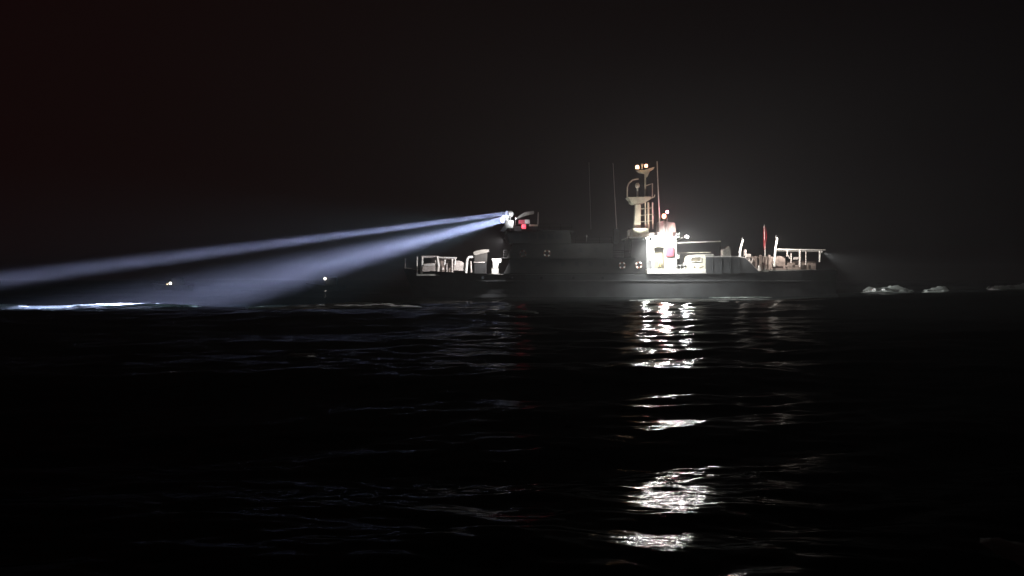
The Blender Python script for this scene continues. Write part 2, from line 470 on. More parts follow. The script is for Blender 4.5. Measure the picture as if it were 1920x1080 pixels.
fr = MB(); fr.box(dx0 - .09, dx0 - .003, 116.93, 116.997, zf, dz1 + .09); fr.box(dx1 + .003, dx1 + .09, 116.93, 116.997, zf, dz1 + .09); fr.box(dx0 - .003, dx1 + .003, 116.93, 116.997, dz1 + .003, dz1 + .09)
fr.build("door_frame", M['cream'], house)
MB().box(ax0 - 2.5, ax1 + .3, 116.5, 125.3, zt + .003, zt + .16).build("house_roof", M['white'], SHIP)
# fittings on the wall
MB().box(X(1247.5, 117), X(1262.5, 117), 116.72, 116.995, Z(480.5, 117), Z(463, 117)).build("fire_hose_box", M['red'], house, label="red box on the white wall", bevel=0.04)
MB().tube([(X(1224, 117), 116.9, zf + .1), (X(1224, 117), 116.9, zt - .4)], 0.05, 8).build("wall_pipe", M['steel'], house)
MB().tube([(X(1219, 117), 117.1, zf + 1.2), (X(1219, 117), 117.1, zt - .6), (X(1216, 117), 117.1, zt - .5)], 0.06, 8).build("wall_pipe", M['steel'], house)
MB().box(X(1214.5, 117), X(1219, 117), 117.05, 117.24, Z(467, 117), Z(462, 117)).build("junction_box", M['steel'], house)
MB().box(X(1268.6, 117), X(1273, 117), 116.8, 117.4, Z(485, 117), Z(478, 117)).build("vent_cowl", M['white'], house, bevel=0.04)
MB().box(X(1249, 117), X(1266, 117), 116.4, 116.97, zf + .003, zf + 1.0).build("deck_locker", M['white'], house, bevel=0.04)
MB().box(X(1250, 117), X(1265, 117), 116.36, 116.99, zf + 1.004, zf + 1.07).build("locker_lid", M['canvas'], house)
# raised plating left of the aft house
MB().box(X(1187, 118), X(1216, 118), 118.0, 124.4, zt - .1, Z(428, 118)).build("casing", M['mastp'], SHIP)
MB().box(X(1219, 118), X(1262, 118), 118.6, 123.6, zt + .163, Z(436, 118)).build("casing", M['white'], SHIP)

# floodlight fixtures
def fixture(c, tgt, r, lens, parent=SHIP, name="floodlight", arm=None, depth=.28):
    d = (Vector(tgt) - Vector(c)).normalized()
    body = MB().lathe(Vector(c) - d * depth, [(r * .55, 0), (r, depth * .8), (r * 1.08, depth)], axis=d, seg=14).build(name, M['white'], parent)
    MB().lathe(Vector(c) + d * .004, [(r * .96, 0), (r * .96, .02)], axis=d, seg=14).build("lens", lens, body)
    if arm: MB().tube([arm, Vector(c) - d * depth], 0.04, 6).build("bracket", M['steel'], body)
    return d

F1 = (X(1230, 114.2), 114.2, Z(440, 114.2)); F1t = (X(1262, 117), 117.0, 4.2)
F2 = (X(1271, 114.0), 114.0, Z(438, 114.0)); F2t = (X(1440, 117), 117.6, 4.0)
F3 = (X(1250, 114.6), 114.6, Z(446, 114.6)); F3t = (X(1250, 106), 105.0, 0.0)
WHT = (1.0, 0.985, 0.93)
d1 = fixture(F1, F1t, .30, M['lens_white'], arm=(F1[0], 117.1, zt - .2))
d2 = fixture(F2, F2t, .30, M['lens_white'], arm=(X(1266, 117), 117.1, zt - .3))
d3 = fixture(F3, F3t, .22, M['lens_white'], arm=(F3[0], 117.05, zt - .3))  # extra fixture added for the seaward light
lamp("floodlight_wall", 'SPOT', Vector(F1) + d1 * .1, 12000, WHT, F1t, spot_size=math.radians(150), spot_blend=0.6, shadow_soft_size=0.22)
lamp("floodlight_aft", 'SPOT', Vector(F2) + d2 * .1, 2600, (1.0, 0.95, 0.92), F2t, spot_size=math.radians(115), spot_blend=0.9, shadow_soft_size=0.22)
F5 = (X(1214, 114.6), 114.6, Z(447, 114.6)); F6 = (X(1288, 114.6), 114.6, Z(444, 114.6))  # outer fixtures added to widen the glint column
d5 = fixture(F5, (F5[0], 108, 0), .20, M['lens_white'], arm=(F5[0], 117.05, zt - .3))
d6 = fixture(F6, (F6[0], 108, 0), .20, M['lens_white'], arm=(X(1267, 117), 117.05, zt - .5))
for c_, dd_, pw_ in ((F3, d3, 7500), (F5, d5, 5500), (F6, d6, 5500)):
    lamp("added_sea_light", 'SPOT', Vector(c_) + dd_ * .1, pw_, WHT, (c_[0], 105, 0), spot_size=math.radians(165), spot_blend=0.5, shadow_soft_size=0.35)  # added lamps that feed the glints and light the foam
lamp("added_overside_light", 'SPOT', Vector(F3) + Vector((0, -.1, -.3)), 15000, WHT, (X(1255, 104), 104, 0), spot_size=math.radians(62), spot_blend=0.8, shadow_soft_size=0.3)  # extra lamp added to brighten the water beside the hull

# boom between the aft house and its crutch
MB().tube([(X(1269, 117), 117.3, Z(455.5, 117.3)), (X(1352, 117), 117.3, Z(452.5, 117.3))], 0.085, 8).build("boom", M['white'], SHIP)
MB().tube([(X(1351, 117), 117.3, Z(453, 117.3)), (X(1351, 117), 117.3, 3.5)], 0.045, 6).build("boom_crutch", M['dark'], SHIP)
MB().tube([(X(1270, 117), 118.6, Z(474, 118)), (X(1338, 117), 118.6, Z(473, 118))], 0.05, 6).build("awning_rail", M['cream'], SHIP)
MB().box(X(1276, 119), X(1340, 119), 119.5, 122.5, 3.6, Z(476, 119)).build("engine_casing", M['deck'], SHIP, bevel=.05)

# small white control cabin on the side deck
cy0, cy1 = 116.05, 118.0
def cabin():
    f = lambda px, py: (X(px, cy0), Z(py, cy0))
    sh = [f(1288, 508), f(1288, 488), f(1289.3, 483), f(1292.5, 479.6), f(1297, 478.4), f(1321, 478.4), f(1322.5, 480), f(1322.5, 508)]
    body = MB().prism(sh, cy0, cy1).build("control_cabin", M['cream'], SHIP, label="small cream control cabin with one wide window")
    w_ = [f(1296, 490.6), f(1294.6, 487), f(1296.5, 482.5), f(1313.5, 482.2), f(1315, 484), f(1314.5, 489.5), f(1313, 490.8)]
    MB().prism(w_, cy0 - .03, cy0 - .003).build("window", M['inside'], body)
    o_ = MB()
    P_ = [(p[0], cy0 - .04, p[1]) for p in w_]
    o_.tube(P_ + [P_[0]], 0.045, 6); o_.build("window_frame", M['white'], body)
    MB().lathe((*f(1302, 501)[:1], cy0 - .003, f(1302, 501)[1]), [(.15, 0), (.15, .03)], axis=(0, -1, 0), seg=12).build("vent", M['inside'], body)
    MB().prism([f(1309, 502.6), f(1319, 498.5), f(1319, 500.2), f(1313, 503)], cy0 - .03, cy0 - .003).build("vent", M['inside'], body)
    MB().box(f(1283.5, 0)[0], f(1287.9, 0)[0], cy0 + .1, cy0 + .7, f(0, 496.5)[1], f(0, 491.5)[1]).build("side_box", M['white'], body)
    MB().box(f(1283.5, 0)[0], f(1287.9, 0)[0], cy0 + .1, cy0 + .7, f(0, 501)[1], f(0, 497)[1]).build("side_box", M['black'], body)
cabin()

# pale covered winch behind the raised bulwark
cw = MB()
f = lambda px, py, Y=117.6: (X(px, Y), Z(py, Y))
cw.prism([f(1353, 483), f(1353, 468.5), f(1355, 466.5), f(1358.5, 466), f(1361, 464), f(1363.5, 461.5), f(1366, 463.5), f(1368, 470), f(1368.5, 483)], 117.0, 118.2)
cw.build("covered_winch", M['canvas'], SHIP, bevel=.1, label="pale canvas covered winch with two humps")
MB().box(X(1345, 118), X(1376, 118), 116.9, 118.3, 3.5, Z(483.1, 117.6)).build("winch_bed", M['dark'], SHIP)

# curved horns either side of the flagstaff
def horn(px0, py0, px1, py1, Y, r):
    p = []
    for q in np.linspace(0, 1, 9):
        px = px0 + (px1 - px0) * q ** 2.2
        py = py0 + (py1 - py0) * q
        p.append((X(px, Y), Y, Z(py, Y)))
    MB().tube(p, r, 8, r1=r * .6).build("curved_davit", M['white'], SHIP)
horn(1387, 484, 1393, 450, 116.6, .17)
horn(1452, 500, 1457, 447, 116.8, .17)

# lamps added on the davits to brighten the stern gear
for px, py, tx, pw in ((1392, 447, 1425, 1600), (1455.5, 443, 1510, 3000)):
    c = (X(px, 115.0), 115.0, Z(py, 115.0))
    fixture(c, (X(tx, 117), 118.6, Z(485, 117)), .1, M['white'], arm=(X(px, 116.6), 116.7, Z(py + 4, 116.6)), name="added_deck_lamp", depth=.2)
    lamp("added_deck_light", 'SPOT', Vector(c) + Vector((.05, .15, -.05)), pw, (1, .90, .82), (X(tx, 117), 118.6, Z(485, 117)), spot_size=math.radians(125), spot_blend=.6, shadow_soft_size=.08)
# working deck gear at the stern
YG = 117.6
gx = lambda px: X(px, YG)
gz = lambda py: Z(py, YG)
MB().box(X(1398, 121), X(1545, 121), 117.0, 125.2, 3.4, 3.95).build("working_deck", M['deck'], SHIP)
MB().box(gx(1396.5), gx(1406), 117.0, 117.9, gz(483), gz(476.5)).build("fairlead_box", M['gear'], SHIP, bevel=.04)
MB().box(gx(1395), gx(1397.5), 117.1, 117.8, gz(480), gz(468)).build("fairlead_post", M['gear'], SHIP)
MB().tube([(gx(1403), 117.3, gz(484)), (gx(1409), 117.2, gz(507))], .16, 8).build("bollard", M['gear'], SHIP)
MB().tube([(gx(1411), 117.4, gz(485)), (gx(1405), 117.2, gz(499))], .1, 8).build("bollard", M['gear'], SHIP)
MB().lathe((gx(1421), 116.9, gz(508)), [(.34, 0), (.22, .35), (.12, .8)], seg=12).build("roller_cone", M['white'], SHIP)
for px, a, b_ in ((1418, 480, 508), (1427, 478, 504), (1432, 480, 493), (1437, 482, 497), (1443, 478, 508)):
    MB().box(gx(px - 1.6), gx(px + 1.8), 117.7, 118.1, gz(b_), gz(a)).build("gear_post", M['rusty'], SHIP)
MB().box(gx(1408), gx(1476), 118.3, 120.2, 3.96, gz(481)).build("net_bin", M['rusty'], SHIP, bevel=.1)
dr = MB().lathe((gx(1459), 116.95, gz(490)), [(.75, 0), (.75, .08), (.5, .09), (.5, 1.1), (.75, 1.12), (.75, 1.2)], axis=(0, 1, 0), seg=22).build("winch_drum", M['rusty'], SHIP)
MB().box(gx(1446), gx(1472), 117.0, 118.6, 3.96, gz(503)).build("winch_frame", M['rusty'], SHIP)
MB().box(X(1474, 119), X(1530, 119), 119.0, 119.15, 3.96, Z(489, 119)).build("stern_screen", M['rusty'], SHIP)
SL = (X(1541, 116), 115.9, 6.4)  # lamp added to light the foam off the stern
fixture(SL, (49, 104.5, 1.4), .12, M['white'], arm=(X(1541, 117), 117.1, 6.7), name="added_stern_lamp", depth=.2)
lamp("added_stern_light", 'SPOT', Vector(SL) + Vector((.08, -.1, -.06)), 8500, (1.0, 1.0, .96), (51, 104.5, 1.2), spot_size=math.radians(46), spot_blend=.7, shadow_soft_size=.1)
# overhead stern frame with its posts
ft = Z(468, 117.2)
gan = MB().tube([(X(1453, 117.2), 117.2, ft), (X(1547, 117.2), 117.2, Z(469, 117.2))], .11, 8).build("stern_frame", M['white'], SHIP)
MB().tube([(X(1453, 124), 124.4, ft), (X(1540, 124), 124.4, ft)], .09, 8).build("stern_frame", M['white'], SHIP)
for px, py0, py1, r, mt in ((1476, 469, 481, .10, 'gear'), (1483.5, 475, 493, .10, 'gear'), (1500, 469, 500, .17, 'gear'), (1511, 472, 497, .10, 'gear'), (1537, 470, 491, .13, 'white')):
    MB().tube([(X(px, 117.2), 117.2, Z(py0, 117.2)), (X(px, 117.2), 117.2, Z(py1, 117.2))], r, 8).build("frame_post", M[mt], gan)
MB().tube([(X(1477, 117.2), 117.2, Z(478, 117.2)), (X(1481, 117.2), 117.2, Z(485, 117.2))], .08, 6).build("brace", M['gear'], gan)
MB().box(X(1488, 117.2), X(1497, 117.2), 117.1, 117.4, Z(486.5, 117.2), Z(482, 117.2)).build("frame_bracket", M['gear'], gan)
MB().box(X(1475, 117.6), X(1520, 117.6), 117.5, 118.6, 3.96, Z(497, 117.6)).build("rope_bin", M['rusty'], SHIP, bevel=.06)
for yy in (117.0, 125.0):
    pass

# ---- tower mast
YM = 120.0
mx = lambda px: X(px, YM)
mz = lambda py: Z(py, YM)
MAST = MB().prism([(mx(1187.5), mz(429)), (mx(1200), mz(429)), (mx(1200), mz(384)), (mx(1190), mz(384))], 119.4, 120.6).build("mast_tower", M['mastp'], SHIP, bevel=.06)
for px, r in ((1209.5, .11), (1215, .13), (1223, .10)):
    MB().tube([(mx(px), 119.6, mz(430)), (mx(px - .5), 119.7, mz(380))], r, 8).build("mast_leg", M['mastp'], MAST)
for py in (392, 404, 416):
    MB().tube([(mx(1200), 119.9, mz(py)), (mx(1223), 119.7, mz(py - 2))], .05, 6).build("cross_brace", M['mastp'], MAST)
MB().prism([(mx(1174), mz(371)), (mx(1218), mz(370)), (mx(1217), mz(375)), (mx(1207), mz(381)), (mx(1186), mz(384)), (mx(1181), mz(381)), (mx(1180), mz(377))], 119.0, 121.2).build("radar_platform", M['mastp'], MAST)
MB().tube([(mx(1217), 119.5, mz(373)), (mx(1225), 119.3, mz(370)), (mx(1226), 119.3, mz(366))], .07, 6).build("platform_arm", M['mastp'], MAST)
# hooped guard round the platform
MB().tube([(mx(1174), 119.1, mz(371)), (mx(1174), 119.1, mz(353)), (mx(1177), 119.1, mz(345)), (mx(1184), 119.1, mz(339)), (mx(1195), 119.1, mz(337))], .10, 8).build("guard_hoop", M['mastp'], MAST)
MB().lathe((mx(1194), 119.6, mz(371)), [(.13, 0), (.13, 1.4), (.30, 1.5), (.34, 1.8), (.2, 2.1)], seg=12).build("radar_scanner", M['white'], MAST)
MB().tube([(mx(1209), 119.8, mz(370)), (mx(1209), 119.8, mz(322))], .16, 8, r1=.10).build("topmast", M['mastp'], MAST)
MB().tube([(mx(1222), 119.6, mz(370)), (mx(1222), 119.6, mz(345)), (mx(1210), 119.7, mz(349))], .08, 6).build("yard_strut", M['mastp'], MAST)
MB().prism([(mx(1192), mz(320)), (mx(1197), mz(324)), (mx(1210), mz(327)), (mx(1224), mz(318)), (mx(1226), mz(314)), (mx(1215), mz(317)), (mx(1206), mz(320))], 119.6, 120.2).build("light_yard", M['mastp'], MAST)
MB().prism([(mx(1208), mz(336)), (mx(1213), mz(332)), (mx(1217), mz(323)), (mx(1208), mz(326))], 119.7, 120.1).build("signal_horn", M['mastp'], MAST)
MB().lathe((mx(1203), 119.8, mz(318)), [(.12, 0), (.10, .5), (.2, .6), (.2, .8)], seg=10).build("mast_sensor", M['mastp'], MAST)
MB().tube([(mx(1216), 119.8, mz(318)), (mx(1217), 119.8, mz(307))], .06, 6).build("mast_stub", M['black'], MAST)
def nav(px, py, Y, r, lens, power, col, parent, nm="navigation_light"):
    c = Vector((X(px, Y), Y, Z(py, Y)))
    b_ = MB().lathe(c - Vector((0, 0, r * 1.5)), [(r * 1.1, 0), (r * 1.1, r * .5)], seg=10).build(nm, M['black'], parent)
    MB().lathe(c - Vector((0, 0, r * .99)), [(r * .8, 0), (r, r * .4), (r, r * 1.6), (r * .7, r * 2)], seg=12).build("lens", lens, b_)
    MB().lathe(c + Vector((0, 0, r * 1.02)), [(r * .9, 0), (r * .3, r * .4)], seg=10).build("cap", M['black'], b_)
    if power > 0:
        lamp("navigation_lamp", 'POINT', c + Vector((0, -r * 1.5, 0)), power, col, shadow_soft_size=.1)
nav(1194.5, 314, 119.3, .27, M['lens_warm'], 40, (1, .66, .38), MAST)
nav(1211, 311.5, 119.3, .24, M['lens_pink2'], 30, (1, .50, .28), MAST)
def whip(px0, py0, px1, py1, Y, r, mt='steel'):
    MB().tube([(X(px0, Y), Y, Z(py0, Y)), (X(px1, Y), Y, Z(py1, Y))], r, 6, r1=r * .7).build("whip_antenna", M[mt], SHIP)
whip(1156, 430, 1149, 306, 119, .055)
whip(1237, 430, 1231.5, 303, 119, .085, 'white')
whip(1108, 430, 1104, 305, 122, .03)
MB().box(X(1150, 119), X(1160, 119), 118.8, 119.3, 7.7, Z(429, 119)).build("antenna_base", M['dark'], SHIP)
MB().tube([(X(1179.5, 117), 117.2, Z(474, 117)), (X(1179.5, 117), 117.2, Z(428, 117))], .07, 6).build("stanchion", M['dark'], SHIP)
MB().tube([(X(1179.5, 117), 117.0, Z(443, 117)), (X(1179.3, 117), 117.0, Z(431, 117))], .13, 8).build("white_post", M['white'], SHIP)

# funnel with its anchor lights
FUN = MB().prism([(X(1233, 120), zt + .17), (X(1268, 120), zt + .17), (X(1265, 120), Z(418, 120)), (X(1237, 120), Z(414, 120))], 119.5, 122.5).build("funnel", M['gear'], SHIP, bevel=.2)
MB().tube([(X(1244.5, 118.4), 118.4, zt + .17), (X(1244.5, 118.4), 118.4, Z(408.5, 118.4))], .06, 6).build("lamp_pole", M['steel'], SHIP)
MB().tube([(X(1250.5, 118.9), 118.9, zt + .17), (X(1250.5, 118.9), 118.9, Z(400.5, 118.9))], .05, 6).build("lamp_pole", M['steel'], SHIP)
nav(1244.5, 405.5, 118.4, .30, M['lens_amber'], 500, (1, .42, .28), SHIP)
nav(1250.5, 397.5, 118.9, .20, M['lens_pink'], 350, (1, .22, .42), SHIP)

ML = (X(1200, 115.9), 115.9, zt + .5)  # lamp added to brighten the mast from below
fixture(ML, (mx(1203), 119.6, mz(375)), .14, M['white'], arm=(X(1203, 117), 117.0, zt + .16), name="added_mast_lamp")
lamp("added_mast_light", 'SPOT', Vector(ML) + Vector((0, .1, .1)), 1500, (1, .97, .80), (mx(1203), 119.6, mz(385)), spot_size=math.radians(95), spot_blend=.8, shadow_soft_size=.12)
# ---- searchlights on the wheelhouse roof
S1 = Vector((X(951, 117.6), 117.6, Z(402, 117.6)))
S1t = Vector((X(0, 90), 90, Z(527, 90)))
S2 = Vector((X(943, 117.2), 117.2, Z(412, 117.2)))
S2t = Vector((X(310, 77), 77, .2))
roof = 9.6
for S, T, nm, r, sprd, pw, px in ((S1, S1t, "a", .50, 2.2, 4600, 957), (S2, S2t, "b", .50, 6.6, 4600, 951)):
    d = (T - S).normalized()
    hs = MB().lathe(S - d * .95, [(.2, 0), (r * .95, .25), (r * 1.05, .9), (r * 1.12, .95)], axis=d, seg=18).build("searchlight", M['white'], SHIP, smooth=False)
    MB().lathe(S - d * .02, [(r * .98, 0), (r * .98, .02)], axis=d, seg=18).build("lens", M['lens_blue'], hs)
    yk = S - d * .5
    MB().tube([yk - Vector((0, r * 1.1, 0)), yk - Vector((0, r * 1.1, .75)), yk - Vector((0, -r * 1.1, .75)), yk + Vector((0, r * 1.1, 0))], .06, 6).build("yoke", M['steel'], hs)
    MB().tube([yk - Vector((0, 0, .75)), (yk.x, yk.y, roof)], .09, 8).build("pedestal", M['white'], hs)
    lamp("searchlight_beam_" + nm, 'AREA', S + d * .06, pw, (0.54, 0.61, 1.0), T, shape='DISK', size=2 * r * .95, spread=math.radians(sprd))
lamp("added_foam_light", 'SPOT', S2 + (S2t - S2).normalized() * .5, 80000, (0.50, 0.80, 1.0), (X(190, 71), 71, 0.5), spot_size=math.radians(26), spot_blend=1.0, shadow_soft_size=.3)  # extra spot added at the searchlight to brighten the left foam
# white boxes and ladder step beneath, brightened by a small added roof lamp
MB().box(X(946, 117), X(962.5, 117), 116.7, 117.5, Z(428, 117), Z(413.5, 117)).build("equipment_box", M['white'], SHIP, bevel=.05)
MB().prism([(X(945, 117), Z(424, 117)), (X(952, 117), Z(427, 117)), (X(946, 117), Z(434.5, 117)), (X(937, 117), Z(433.5, 117))], 116.65, 117.0).build("light_shield", M['white'], SHIP)
MB().prism([(X(968, 118), Z(409, 118)), (X(984, 118), Z(398, 118)), (X(1001, 118), Z(396, 118)), (X(1001, 118), Z(401, 118)), (X(985, 118), Z(405, 118)), (X(969, 118), Z(411, 118))], 117.8, 118.6).build("radar_arm", M['canvas'], SHIP)
MB().tube([(X(1008.5, 118), 117.9, Z(423, 118)), (X(1009, 118), 117.9, Z(398, 118))], .06, 6).build("signal_post", M['white'], SHIP)
MB().box(X(992, 118), X(1008, 118), 117.6, 117.9, Z(424.5, 118), Z(421.5, 118)).build("roof_rail", M['cream'], SHIP)
MB().box(X(984, 118), X(993, 118), 117.4, 117.9, Z(420, 118), Z(412.5, 118)).build("light_board", M['white'], SHIP)
MB().box(X(972, 118), X(984, 118), 117.4, 117.9, Z(421, 118), Z(413, 118)).build("light_board", M['red'], SHIP)
MB().box(X(964, 118), X(1009, 118), 117.5, 118.2, 9.6, Z(425, 118)).build("roof_plinth", M['dark'], SHIP)
MB().tube([(X(993, 118), 118.2, 9.6), (X(993, 118), 118.2, Z(399, 118))], .06, 6).build("radar_post", M['dark'], SHIP)
nav(982, 425, 117.1, .30, M['lens_red'], 9, (1, .04, .08), SHIP, "port_sidelight")
fr_c = (X(966, 116.2), 116.0, Z(408, 116.2))
fixture(fr_c, (X(958, 117), 117.2, Z(425, 117)), .12, M['white'], arm=(X(966, 117), 117.5, 10.3), name="added_roof_lamp")
lamp("added_roof_light", 'SPOT', Vector(fr_c) + Vector((0, 0.0, -.1)), 300, (.93, .95, 1.0), (fr_c[0] , 118, fr_c[2] - .4), spot_size=math.radians(140), spot_blend=.5, shadow_soft_size=.1)

# lamp added off the port bridge wing to brighten the foredeck gear
FW = (X(944, 114.0), 114.0, Z(448, 114.0)); FWt = (X(868, 118), 119.5, 4.2)
dW = fixture(FW, FWt, .12, M['white'], arm=(X(950, 118), 117.6, 7.9), name="added_foredeck_lamp")
lamp("added_foredeck_light", 'SPOT', Vector(FW) + dW * .1, 9500, (1.0, .93, .92), FWt, spot_size=math.radians(112), spot_blend=.6, shadow_soft_size=.15)
WS = (X(1100, 113.4), 113.4, 8.6)  # lamp and arm added to light the life ring tape
MB().tube([(X(1100, 118), 117.9, 8.0), WS], .05, 6).build("added_side_arm", M['dark'], SHIP)
fixture(WS, (X(1100, 117), 117.3, 4.8), .1, M['dark'], name="added_side_lamp", depth=.2)
lamp("added_side_light", 'SPOT', Vector(WS) - Vector((0, 0, .15)), 700, (1, .96, .88), (X(1100, 117), 119.3, 7.0), spot_size=math.radians(150), spot_blend=.4, shadow_soft_size=.1)

# ---- foredeck gear
YF = 119.2
fx = lambda px: X(px, YF)
fz = lambda py: Z(py, YF)
fd = MB()
fd.box(X(785, 121), X(945, 121), 118.4, 123.6, 3.1, 3.36)
fd.build("foredeck", M['deck'], SHIP)
# bow bulwark lip and jackstaff
def edge(px):
    x = X(px, YC)
    return (x, YC - half_deck(x) + .08, sheer(x))
bl = MB().tube([edge(p) for p in (759, 764, 772, 782, 795)], .09, 6).build("bow_cap_rail", M['gear'], SHIP)
MB().tube([(X(759, 120.6), 120.6, 4.2), (X(759, 120.6), 120.6, Z(486, 120.6))], .09, 8).build("jackstaff", M['gear'], SHIP)
for px, r in ((782, .10), (790.5, .16)):
    MB().tube([(fx(px), YF, 3.4), (fx(px + (0 if px < 785 else 1.2)), YF, fz(481))], r, 8).build("foredeck_post", M['white'], SHIP)
wf = MB()
wf.box(fx(790), fx(822), YF - .1, YF + .1, fz(483.5), fz(479.8))
wf.box(fx(808), fx(817), YF + .12, YF + .4, fz(494), fz(483.6))
wf.build("windlass_frame", M['gear'], SHIP)
MB().prism([(fx(793), fz(509)), (fx(793), fz(499)), (fx(800), fz(494.5)), (fx(816), fz(493.5)), (fx(816), fz(509))], YF - .5, YF + .8).build("windlass_housing", M['gear'], SHIP)
MB().box(fx(795), fx(816), YF - .58, YF - .505, fz(499), fz(494.5)).build("windlass_brake", M['white'], SHIP, bevel=.02)
MB().tube([(fx(821), YF - .3, fz(512)), (fx(822.5), YF - .3, fz(498)), (fx(819.5), YF - .3, fz(481))], .2, 8).build("gipsy_post", M['white'], SHIP)
MB().lathe((fx(820.5), YF - .3, fz(512.5)), [(.35, 0), (.35, .1), (.25, .2)], seg=12).build("post_foot", M['white'], SHIP)
MB().tube([(fx(821), YF - .3, fz(483)), (fx(857), YF - .3, fz(484))], .11, 8).build("rack_rail", M['white'], SHIP)
MB().box(fx(823), fx(850), YF + .3, YF + .5, fz(511), fz(485.5)).build("rack_panel", M['rusty'], SHIP)
for px, a, b_, r, mt in ((834.5, 487, 497, .14, 'white'), (830, 502, 506, .2, 'gear'), (838, 494, 512, .09, 'gear'), (848, 486, 512, .15, 'gear'), (854, 484, 497, .1, 'white')):
    MB().tube([(fx(px), YF - .25, fz(a)), (fx(px - (0 if mt == 'gear' else 1)), YF - .25, fz(b_))], r, 8).build("rack_post", M[mt], SHIP)
MB().prism([(fx(851), fz(507)), (fx(852), fz(488)), (fx(866), fz(490)), (fx(874), fz(498)), (fx(874), fz(508))], YF - .1, YF + .7).build("breakwater_plate", M['gear'], SHIP, bevel=.03)
ar = MB().tube([(fx(873.5), YF - .3, fz(516)), (fx(875), YF - .3, fz(500)), (fx(876), YF - .3, fz(487)), (fx(879), YF - .3, fz(482.5)), (fx(887), YF - .3, fz(482))], .17, 8).build("arched_frame", M['white'], SHIP)
MB().tube([(fx(884), YF - .2, fz(511)), (fx(883), YF - .2, fz(490))], .1, 8).build("frame_leg", M['gear'], ar)
MB().box(fx(889), fx(912), YF - .2, YF + 1.2, 3.38, fz(491)).build("mount_base", M['dark'], SHIP, bevel=.08)
MB().tube([(fx(888), YF - .3, fz(492)), (fx(910), YF - .3, fz(492))], .06, 6).build("mount_rail", M['gear'], SHIP)
MB().prism([(fx(889), fz(491)), (fx(889), fz(478)), (fx(914), fz(474)), (fx(913), fz(491))], YF + .0, YF + 1.1).build("mount_body", M['mountp'], SHIP, bevel=.08)
MB().prism([(fx(888), fz(478.5)), (fx(887.5), fz(473)), (fx(893), fz(470)), (fx(905), fz(468)), (fx(917), fz(467.5)), (fx(917), fz(472)), (fx(912), fz(474.5)), (fx(900), fz(477)), (fx(893), fz(479))], YF - .25, YF + 1.25).build("canvas_hood", M['hoodc'], SHIP, label="pale slanted canvas hood over the foredeck mount", bevel=.06)
MB().prism([(fx(921), fz(485.3)), (fx(942), fz(485)), (fx(940.5), fz(491)), (fx(937.5), fz(494)), (fx(935.5), fz(492.5)), (fx(933.5), fz(503)), (fx(924.5), fz(503)), (fx(924), fz(488.5))], YF - .5, YF + .3).build("ventilator_cowl", M['white'], SHIP, bevel=.08, label="white wide topped ventilator cowl before the deckhouse")
MB().box(fx(922), fx(935), YF - .4, YF + .3, 3.38, fz(503.2)).build("ventilator_base", M['deck'], SHIP)

# ------------------------------------------------------------------ things carried by the ship
# red ensign, furled on its staff
FS = empty("flagstaff", (X(1435, 118.2), 118.2, 3.95))
tag(FS, "thin white flagstaff with a limp red flag over the stern deck", "flagstaff")
MB().tube([(X(1434, 118.2), 118.2, 3.95), (X(1434.3, 118.2), 118.2, Z(475, 118.2)), (X(1432.6, 118.2), 118.2, Z(421, 118.2))], .09, 8, r1=.05).build("pole", M['white'], FS)
fl = MB()
vs, fs = [], []
nu, nv = 7, 16
for j in range(nv):
    for i_ in range(nu):
        v_ = j / (nv - 1); u_ = i_ / (nu - 1)
        width = (0.25 + 0.24 * math.sin(math.pi * min(1, v_ * 1.2 + .1)))
        py = 424 + 44 * v_
        px = 1432.8 + v_ * 1.2
        vs.append((X(px, 118.2) - .12 + u_ * width * 0.95, 118.22 + .08 * math.sin(u_ * 9 + v_ * 3), Z(py, 118.2)))
for j in range(nv - 1):
    for i_ in range(nu - 1):
        a = j * nu + i_
        fs.append((a, a + 1, a + nu + 1, a + nu))
fo = fl.add(vs, fs).build("red_flag", M['redflag'], FS, smooth=True)
so = fo.modifiers.new("cloth", 'SOLIDIFY'); so.thickness = 0.02

# life rings with their four bands of reflective tape
def life_ring(px, py, Y, rot, label, dia=.40):
    c = (X(px, Y), Y, Z(py, Y))
    root = empty("life_ring", c)
    tag(root, label, "life ring", "life rings along the ship's side")
    vs, fs = [], []
    A, B = 28, 8
    for a in range(A):
        for k in range(B):
            ta, tb = 2 * math.pi * a / A, 2 * math.pi * k / B
            r_ = dia + .075 * math.cos(tb)
            vs.append((c[0] + r_ * math.cos(ta), c[1] + .06 * math.sin(tb), c[2] + r_ * math.sin(ta)))
    for a in range(A):
        for k in range(B):
            fs.append((a * B + k, a * B + (k + 1) % B, ((a + 1) % A) * B + (k + 1) % B, ((a + 1) % A) * B + k))
    MB().add(vs, fs).build("ring", M['ring'], root, smooth=True)
    for q in range(4):
        t0 = math.radians(rot + 90 * q)
        vs, fs = [], []
        for a in range(4):
            for k in range(B):
                ta, tb = t0 + math.radians(-17 + 34 * a / 3), 2 * math.pi * k / B
                r_ = dia + .112 * math.cos(tb)
                vs.append((c[0] + r_ * math.cos(ta), c[1] + .09 * math.sin(tb), c[2] + r_ * math.sin(ta)))
        for a in range(3):
            for k in range(B):
                fs.append((a * B + k, a * B + (k + 1) % B, (a + 1) * B + (k + 1) % B, (a + 1) * B + k))
        fs += [tuple(range(B)), tuple(range(4 * B - 1, 3 * B - 1, -1))]
        MB().add(vs, fs).build("reflective_band", M['tape'], root)
    MB().box(c[0] - .05, c[0] + .05, c[1] + .06, c[1] + .16, c[2] + dia - .1, c[2] + dia + .1).build("hook", M['black'], root)
life_ring(980.5, 475.5, 116.56, 62, "life ring on the bridge rail, below the red sidelight")
life_ring(1025.5, 475.0, 116.56, 40, "life ring on the bridge rail, right of its neighbour there")
life_ring(1166.5, 497.5, 117.2, 48, "life ring low on the dark deckhouse wall near the stanchion")
